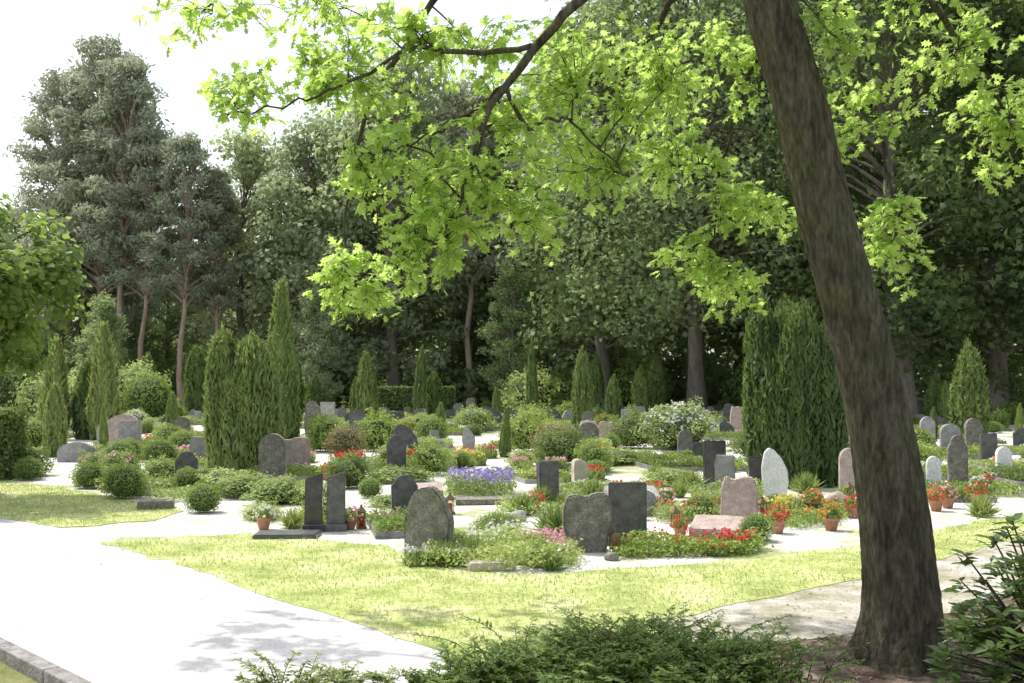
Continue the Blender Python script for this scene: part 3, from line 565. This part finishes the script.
DEC=[tree_mesh('deciduous_tree',24,5.6,.10,110,150,.36,'leaf_far','bark_far',201),
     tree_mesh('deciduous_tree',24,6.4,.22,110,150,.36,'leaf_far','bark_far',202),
     tree_mesh('deciduous_tree',22,5.0,.10,95,160,.34,'leaf_farhazy','bark_far',203),
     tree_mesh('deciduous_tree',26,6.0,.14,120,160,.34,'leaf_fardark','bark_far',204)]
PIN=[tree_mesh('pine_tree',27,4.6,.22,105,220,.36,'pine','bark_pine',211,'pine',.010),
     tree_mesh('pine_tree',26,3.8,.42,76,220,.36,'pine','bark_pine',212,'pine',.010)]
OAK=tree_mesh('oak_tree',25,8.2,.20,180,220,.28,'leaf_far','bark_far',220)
def T(me,name,x,y,H,base,w=1.0): put(me,name,(x,y,0),R0.uniform(0,6.28),(H/base*w,H/base*w,H/base))
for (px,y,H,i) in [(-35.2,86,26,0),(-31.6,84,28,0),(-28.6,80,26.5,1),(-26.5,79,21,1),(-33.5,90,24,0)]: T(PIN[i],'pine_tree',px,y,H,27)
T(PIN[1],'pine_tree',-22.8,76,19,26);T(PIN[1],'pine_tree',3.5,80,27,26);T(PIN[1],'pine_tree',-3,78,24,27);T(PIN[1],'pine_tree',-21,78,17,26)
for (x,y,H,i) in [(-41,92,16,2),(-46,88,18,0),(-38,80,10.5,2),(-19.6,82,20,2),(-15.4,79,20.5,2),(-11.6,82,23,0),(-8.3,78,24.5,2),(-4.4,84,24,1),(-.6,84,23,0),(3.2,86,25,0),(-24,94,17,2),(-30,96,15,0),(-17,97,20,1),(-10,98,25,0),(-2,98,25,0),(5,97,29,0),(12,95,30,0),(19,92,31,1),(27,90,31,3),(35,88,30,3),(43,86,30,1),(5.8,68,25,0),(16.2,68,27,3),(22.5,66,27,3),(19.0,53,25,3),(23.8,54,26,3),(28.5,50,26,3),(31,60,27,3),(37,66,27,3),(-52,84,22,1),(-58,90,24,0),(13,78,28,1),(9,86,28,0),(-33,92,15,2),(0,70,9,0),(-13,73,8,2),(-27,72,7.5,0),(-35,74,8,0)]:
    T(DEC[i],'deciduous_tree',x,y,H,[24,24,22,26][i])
T(OAK,'oak_tree',10.6,63,26.5,25)
for (x,y,s,i) in [(-20,58,1.7,1),(-18.5,56,1.2,0),(-22.5,58,1.4,1),(1.2,66,1.6,1),(2.6,68,1.5,1),(-28,62,1.6,2),(14,62,1.6,2),(24,55,1.5,2),(-14,66,1.5,0),(-25.5,60,1.3,1),(8,68,1.8,0),(17,60,1.4,1)]:
    put(BALLS[i],'large_shrub',(x,y,0),R0.uniform(0,6),(s,s,s*1.15))
rng=np.random.default_rng(9);ch=[]
n=60000
X=rng.uniform(-75,70,n);yy=rng.uniform(0,1,n)
hgt=2.6+1.6*lownoise(np.c_[X,X*0],.35,3)+1.2*lownoise(np.c_[X,X*0],1.1,4)
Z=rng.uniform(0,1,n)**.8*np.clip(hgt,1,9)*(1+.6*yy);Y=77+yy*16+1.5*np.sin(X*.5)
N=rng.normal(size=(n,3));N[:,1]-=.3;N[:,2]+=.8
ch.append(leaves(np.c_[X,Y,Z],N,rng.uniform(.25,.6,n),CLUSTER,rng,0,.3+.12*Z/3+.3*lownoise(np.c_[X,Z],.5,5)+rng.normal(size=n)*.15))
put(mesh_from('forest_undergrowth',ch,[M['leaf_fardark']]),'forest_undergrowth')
n=80000;X=rng.uniform(-110,110,n);top=np.interp(X,[-110,-60,-45,-30,-12,0,30,110],[16,15,11,13,18,24,28,28])+2.2*lownoise(np.c_[X,X*0],.5,6)+1.3*lownoise(np.c_[X,X*0],1.6,7)
Z=rng.uniform(0,1,n)*top;Y=112+rng.uniform(-5,5,n)+2*np.sin(Z*.7+X*.4)
N=rng.normal(size=(n,3));N[:,2]+=.7;N[:,1]-=.4
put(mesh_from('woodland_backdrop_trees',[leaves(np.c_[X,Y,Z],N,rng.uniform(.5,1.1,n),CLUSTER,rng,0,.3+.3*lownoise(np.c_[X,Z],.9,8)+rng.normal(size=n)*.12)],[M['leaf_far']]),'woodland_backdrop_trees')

# ---------------------------------------------------------------- left lime tree
rng=np.random.default_rng(31);ch=[]
ch.append(tube(spline([(0,0,0),(.05,0,1.2),(0,.05,2.4),(.1,0,4.6)],10),np.linspace(.14,.05,10),12,1))
for i in range(95):
    d=sphere_dirs(1,rng)[0];c=np.array([0,0,4.0])+d*[2.25,2.2,2.0]*rng.uniform(.5,1.0)
    ch.append(tube(spline([(0,0,2.4+rng.uniform(0,1.6)),(c*.5+[0,0,2.0]),c],5),np.linspace(.03,.008,5),5,1))
    n=105;dd=sphere_dirs(n,rng);C=c+dd*rng.uniform(.15,.5,(n,1))*[1,1,.8]
    N=dd*.5+d*.4+[0,0,.5]+rng.normal(size=(n,3))*.4
    ch.append(leaves(C,N,rng.uniform(.09,.18,n),np.array([(0,-.5,0),(.38,-.3,-.05),(.42,.1,-.06),(0,.6,0),(-.42,.1,-.06),(-.38,-.3,-.05)]),rng,0,.4+rng.normal()*.15+.3*dd[:,2]+rng.normal(size=n)*.2))
put(mesh_from('lime_tree',ch,[M['leaf_lime'],M['bark']]),'lime_tree',(-10.35,20,0))

# ---------------------------------------------------------------- the leaning oak
rng=np.random.default_rng(77);ch=[]
TR=[(3.0,8.57,-.05,.42),(3.0,8.57,.12,.35),(3.01,8.57,.47,.29),(2.95,8.57,1.25,.26),(2.83,8.57,2.03,.235),(2.64,8.57,2.81,.225),(2.43,8.57,3.59,.215),(2.26,8.57,4.37,.208),(2.05,8.6,5.15,.21),(1.85,8.6,6.3,.19),(1.7,8.65,7.6,.15),(1.6,8.7,9.4,.10),(1.45,8.6,11.4,.04)]
A=spline(np.array(TR),170);sides=64
th=np.linspace(0,2*np.pi,sides,endpoint=False)
ph=rng.uniform(0,6,6)
V=np.zeros((len(A),sides,3))
for i,(x,y,z,r) in enumerate(A):
    fl=math.exp(-max(z,0)/.28)
    ring=.035*math.exp(-((z-2.55)/.05)**2)+.03*math.exp(-((z-4.3)/.06)**2)+.05*math.exp(-((z-3.45)/.1)**2)*np.exp(-((th-4.2)/.4)**2)
    rr=r*(1+ring+.16*fl*np.sin(th*5+ph[0])+.10*fl*np.sin(th*8+ph[4])+.018*np.sin(th*9+z*2+ph[1])+.02*np.sin(th*3+z*1.3+ph[2])+.012*np.sin(th*19+z*5)+.012*rng.normal(size=sides))
    V[i]=np.c_[x+rr*np.cos(th),y+rr*np.sin(th),np.full(sides,z)]
i=np.arange(len(A)-1)[:,None]*sides;j=np.arange(sides)[None,:];j2=(j+1)%sides
ch.append((V.reshape(-1,3),np.stack([i+j,i+j2,i+sides+j2,i+sides+j],-1).reshape(-1,4),1,.5,True))
BR=[([(1.87,8.6,6.2),(1.25,8.35,5.75),(.5,8,4.98),(.2,8,4.63),(-.05,8,4.34),(-.23,8,4.0),(-.3,8.05,3.72),(-.42,8.1,3.4),(-.6,8.1,3.1)],.05,.006),
 ([(.2,8,4.63),(-.31,8.05,4.6),(-.74,8.1,4.66),(-1.25,8.2,4.41),(-1.62,8.2,4.28),(-2.17,8.3,4.2)],.024,.005),
 ([(1.72,8.7,7.3),(.6,8.9,6.7),(-.3,9,5.8),(-.85,9,5.0),(-1.2,9.05,4.4),(-1.35,9,3.7),(-1.35,8.95,3.1)],.045,.006),
 ([(-.05,8,4.34),(.12,8,4.05),(.35,8.1,4.15),(.6,8.2,3.95),(.9,8.4,3.75)],.018,.005),
 ([(-.05,8,4.34),(-.45,8.2,4.1),(-.8,8.4,4.0),(-1.1,8.5,3.75)],.014,.004),
 ([(1.95,8.6,5.7),(1.6,9.0,5.6),(1.2,9.4,5.2),(.9,9.6,4.7),(.7,9.8,4.2)],.045,.008),
 ([(2.1,8.7,4.95),(2.05,9.4,4.8),(1.9,10,4.1),(1.85,10.1,3.4)],.03,.006),
 ([(2.05,8.6,5.2),(2.6,9.1,5.35),(3.15,9.6,4.7),(3.4,9.7,3.7)],.045,.007),
 ([(1.95,8.6,5.8),(2.6,8.3,5.8),(3.2,8.3,5.1),(3.8,8.8,4.6),(4.3,9,4.2)],.05,.007),
 ([(1.8,8.6,6.8),(0,8.6,6.6),(-1.6,8.8,5.9),(-2.6,9,5.2)],.05,.007),
 ([(1.7,8.65,7.4),(0,9.2,7.7),(-2.2,10.4,7.8),(-4.4,11.6,7.6),(-6.2,12.2,7.6)],.08,.01),([(0,9.2,7.7),(-.8,11,8.1),(-1.6,12.8,8.2)],.04,.01)]
for k in range(15):
    z=rng.uniform(6.3,10.8);a=k*2.4+rng.uniform(-.3,.3);ln=rng.uniform(2.6,4.6)*(1-.45*(z-6.3)/5)
    b=np.array([np.interp(z,[5,11.4],[2.05,1.45]),8.6,z]);dv=np.array([math.cos(a),math.sin(a),0])
    BR.append(([b,b+dv*ln*.4+[0,0,.5],b+dv*ln*.75+[0,0,.7],b+dv*ln+[0,0,.4]],.06,.01))
nodes=[]
for P,ra,rb in BR:
    S=spline(P,26);S[1:-1]+=rng.normal(size=(24,3))*.016
    ch.append(tube(S,np.linspace(ra,rb,26),9,1));nodes.append(S[4:])
nodes=np.concatenate(nodes)
CL=[(-2.03,8.3,4.35,.38,.5,.26,26),(-2.4,8.8,5.1,.7,.6,.2,20),(-1.02,8.5,4.66,.8,.7,.42,85),(-.87,8.5,3.82,.5,.6,.42,62),(-.15,8.3,3.95,.48,.6,.55,60),(-.48,8.3,3.42,.42,.5,.32,40),
 (-1.25,9,2.98,.42,.5,.3,52),(-.72,8.5,3.15,.32,.5,.26,32),(.6,8.6,4.6,.8,.7,.5,80),(.6,8.8,3.95,.5,.6,.35,44),(.2,8.6,3.4,.3,.5,.3,22),(1.6,9.6,4.85,.65,.8,.55,70),(2.0,10,3.05,.38,.5,.3,32),(2.2,10,3.75,.42,.5,.4,40),(1.5,10,4.2,.5,.5,.4,40),(1.6,10.2,3.35,.3,.4,.3,18),
 (3.36,9.6,3.4,.3,.4,.45,34),(3.16,8.6,4.75,.8,.7,.45,64),(4.0,9,4.2,.45,.5,.45,40),(2.9,9.6,4.4,.45,.5,.35,36),(.3,9.2,5.0,.8,.6,.3,44),(-1.5,8.8,5.2,.6,.6,.25,24)]
for k in range(42):
    d=sphere_dirs(1,rng)[0]*rng.uniform(.5,1)**.6;c=np.array([1.5,8.2,8.9])+d*[4.4,4.0,3.3]
    if c[2]<6.2: c[2]=6.2+rng.uniform(0,.8)
    CL.append((*c,.95,.95,.6,15))
for k in range(14): CL.append((rng.uniform(-3.6,.4),rng.uniform(10.8,13.2),rng.uniform(7.4,8.6),.75,.75,.35,13))  # sprays added above the view to dapple the near lawn with shade
for k in range(7): CL.append((rng.uniform(-6.8,-4.4),rng.uniform(11.4,13.2),rng.uniform(7.5,8.2),.55,.55,.3,10))  # more unseen sprays, added for faint dapples of shade on the path
LC=[];LN=[];LU=[];LS_=[];LT=[]
for (cx,cy,cz,rx,ry,rz,nt) in CL:
    c=np.array([cx,cy,cz]);hubs=[]
    # several sub-branches fan through the spray so twigs never radiate from one point
    for hb in range(3 if nt>30 else 2):
        e=c+rng.normal(size=3)*[rx*.45,ry*.45,rz*.4];q=nodes[np.argmin(((nodes-e)**2).sum(1)+rng.uniform(0,.12,len(nodes)))]
        S=spline([q,(q+e)/2+[0,0,.07]+rng.normal(size=3)*.04,e],12);ch.append(tube(S,np.linspace(.009,.0035,12),6,1));hubs.append(S[3:])
    hubs=np.concatenate(hubs)
    for k in range(nt):
        d=sphere_dirs(1,rng)[0]*rng.uniform(.3,1)**.4;tip=c+d*[rx,ry,rz]*1.05
        dist=((hubs-tip)**2).sum(1)+rng.uniform(0,.08,len(hubs));s=hubs[np.argmin(dist)]
        mid=(s+tip)/2+[0,0,.05]+rng.normal(size=3)*.04;W=spline([s,mid,tip-[0,0,.04]],9)
        ch.append(tube(W,np.linspace(.0035,.0014,9),4,1))
        cbase=rng.normal()*.15
        m=rng.integers(10,15)
        u=rng.uniform(.15,1,m);ii=u*8;i0=np.minimum(ii.astype(int),7);f=(ii-i0)[:,None];Pp=W[i0]*(1-f)+W[i0+1]*f
        dr=nrm(W[i0+1]-W[i0]);sd=rng.normal(size=(m,3));U=dr*.5+nrm(sd)*.9;U[:,2]-=.3
        LC.append(Pp+nrm(U)*.02);LU.append(U);N=rng.normal(size=(m,3))*.6+[-.25,.1,.9];LN.append(N)
        sz=rng.uniform(.055,.115,m) if cz<5.6 else rng.uniform(.08,.14,m)
        LS_.append(sz);LT.append(.55+cbase+rng.normal(size=m)*.22)
LC=np.concatenate(LC);print('oak leaves',len(LC))
ch.append(leaves(LC,np.concatenate(LN),np.concatenate(LS_),OAKL,rng,0,np.concatenate(LT),U=np.concatenate(LU)))
put(mesh_from('oak_tree',ch,[M['leaf_oak'],M['bark']]),'oak_tree')

# ---------------------------------------------------------------- foreground shrubs
def feathery(name,spots,seed,mat):
    rng=np.random.default_rng(seed);ch=[];C=[];U=[];N=[];S=[];Tt=[]
    for (x,y,h,ns,sp) in spots:
        for k in range(ns):
            a=rng.uniform(0,6.28);b=np.array([x+rng.normal()*sp*.35,y+rng.normal()*sp*.3,0.0]);ln=h*rng.uniform(.6,1.25);o=np.array([math.cos(a),math.sin(a),0])*rng.uniform(.2,1.1)
            W=spline([b,b+o*ln*.4+[0,0,ln*.6],b+o*ln*.95+[0,0,ln*.8]],10);ch.append(tube(W,np.linspace(.005,.0015,10),4,1))
            m=44;u=np.linspace(.12,1,m)*8.99;i0=u.astype(int);f=(u-i0)[:,None];Pp=W[i0]*(1-f)+W[np.minimum(i0+1,9)]*f
            dr=nrm(W[np.minimum(i0+1,9)]-W[i0]);side=nrm(np.cross(dr,[0,0,1.]))*np.where(np.arange(m)%2,1,-1)[:,None]
            C.append(Pp);U.append(side+dr*.7+rng.normal(size=(m,3))*.15);N.append(np.array([0,0,1.])+rng.normal(size=(m,3))*.3);S.append(rng.uniform(.04,.085,m)*(1.2-.6*np.linspace(0,1,m)));Tt.append(rng.uniform(.1,.9,m)*.5+.5*np.linspace(0,1,m)*rng.uniform(.4,1))
    ch.append(leaves(np.concatenate(C),np.concatenate(N),np.concatenate(S),np.array([(0,0,0),(.2,.4,0),(0,1,0),(-.2,.4,0)]),rng,0,np.concatenate(Tt),U=np.concatenate(U)))
    put(mesh_from(name,ch,[M[mat],M['bark']]),name)
feathery('juniper_shrub',[(-.15,7.3,.36,140,.6),(.25,7.35,.48,200,.7),(.7,7.4,.56,220,.7),(1.15,7.5,.54,220,.7),(1.5,7.6,.44,160,.6),(.5,7.0,.5,180,.9),(1.0,7.0,.5,150,.8)],61,'box')
feathery('juniper_shrub',[(-1.5,7.2,.4,26,.3),(-1.05,7.3,.28,40,.4),(-.6,7.3,.26,60,.4)],62,'thuja')
rng=np.random.default_rng(63);ch=[]
for i in range(240):
    d=sphere_dirs(1,rng)[0];d[2]=abs(d[2]);c=d*[.82,.8,1.48]*rng.uniform(.55,1)
    ch.append(tube(spline([(rng.normal()*.08,rng.normal()*.08,0),c*.5+[0,0,.12],c],6),np.linspace(.012,.005,6),5,1))
    m=12;a=np.arange(m)*2.4+rng.uniform(0,6);U=np.c_[np.cos(a),np.sin(a),rng.uniform(-.2,.5,m)]+d*.3;N=np.c_[-np.cos(a)*.3,-np.sin(a)*.3,np.ones(m)]+rng.normal(size=(m,3))*.25
    ch.append(leaves(c+np.c_[a*0,a*0,-np.linspace(0,.08,m)],N,rng.uniform(.08,.14,m),LONG*[1.3,1,1],rng,0,rng.uniform(.1,1,m),U=U))
put(mesh_from('rhododendron',ch,[M['rhodo'],M['bark']]),'rhododendron',(3.42,6.85,0))

# ---------------------------------------------------------------- light, sky, camera
EL,AZ=math.radians(58),math.radians(-52)
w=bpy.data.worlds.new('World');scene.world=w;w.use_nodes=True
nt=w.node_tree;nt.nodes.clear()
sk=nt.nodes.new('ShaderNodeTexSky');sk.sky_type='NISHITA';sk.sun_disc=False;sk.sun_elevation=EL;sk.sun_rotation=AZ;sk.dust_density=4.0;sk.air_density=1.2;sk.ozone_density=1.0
# constant white added to the sky colour to whiten it and lift fill light
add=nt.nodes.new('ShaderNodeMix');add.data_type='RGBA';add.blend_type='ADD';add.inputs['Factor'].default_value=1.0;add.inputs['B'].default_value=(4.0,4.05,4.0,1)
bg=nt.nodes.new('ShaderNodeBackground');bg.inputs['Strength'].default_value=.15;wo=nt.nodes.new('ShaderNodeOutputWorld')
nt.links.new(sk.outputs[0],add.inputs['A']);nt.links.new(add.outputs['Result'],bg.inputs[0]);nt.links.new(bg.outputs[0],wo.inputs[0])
ld=bpy.data.lights.new('sun','SUN');ld.energy=5;ld.angle=math.radians(.5);ld.color=(1,.96,.88)
lo=bpy.data.objects.new('sun',ld);scene.collection.objects.link(lo)
s=Vector((math.sin(AZ)*math.cos(EL),math.cos(AZ)*math.cos(EL),math.sin(EL)));lo.rotation_euler=s.to_track_quat('Z','Y').to_euler();lo.location=(-10,10,30)
cd=bpy.data.cameras.new('camera');co=bpy.data.objects.new('camera',cd);scene.collection.objects.link(co)
cd.sensor_width=36;cd.lens=38.6;cd.clip_end=2000;co.location=(0,0,2.2);co.rotation_euler=(math.radians(90+1.9),0,0);scene.camera=co
scene.view_settings.view_transform='Standard';scene.view_settings.look='None';scene.view_settings.exposure=0
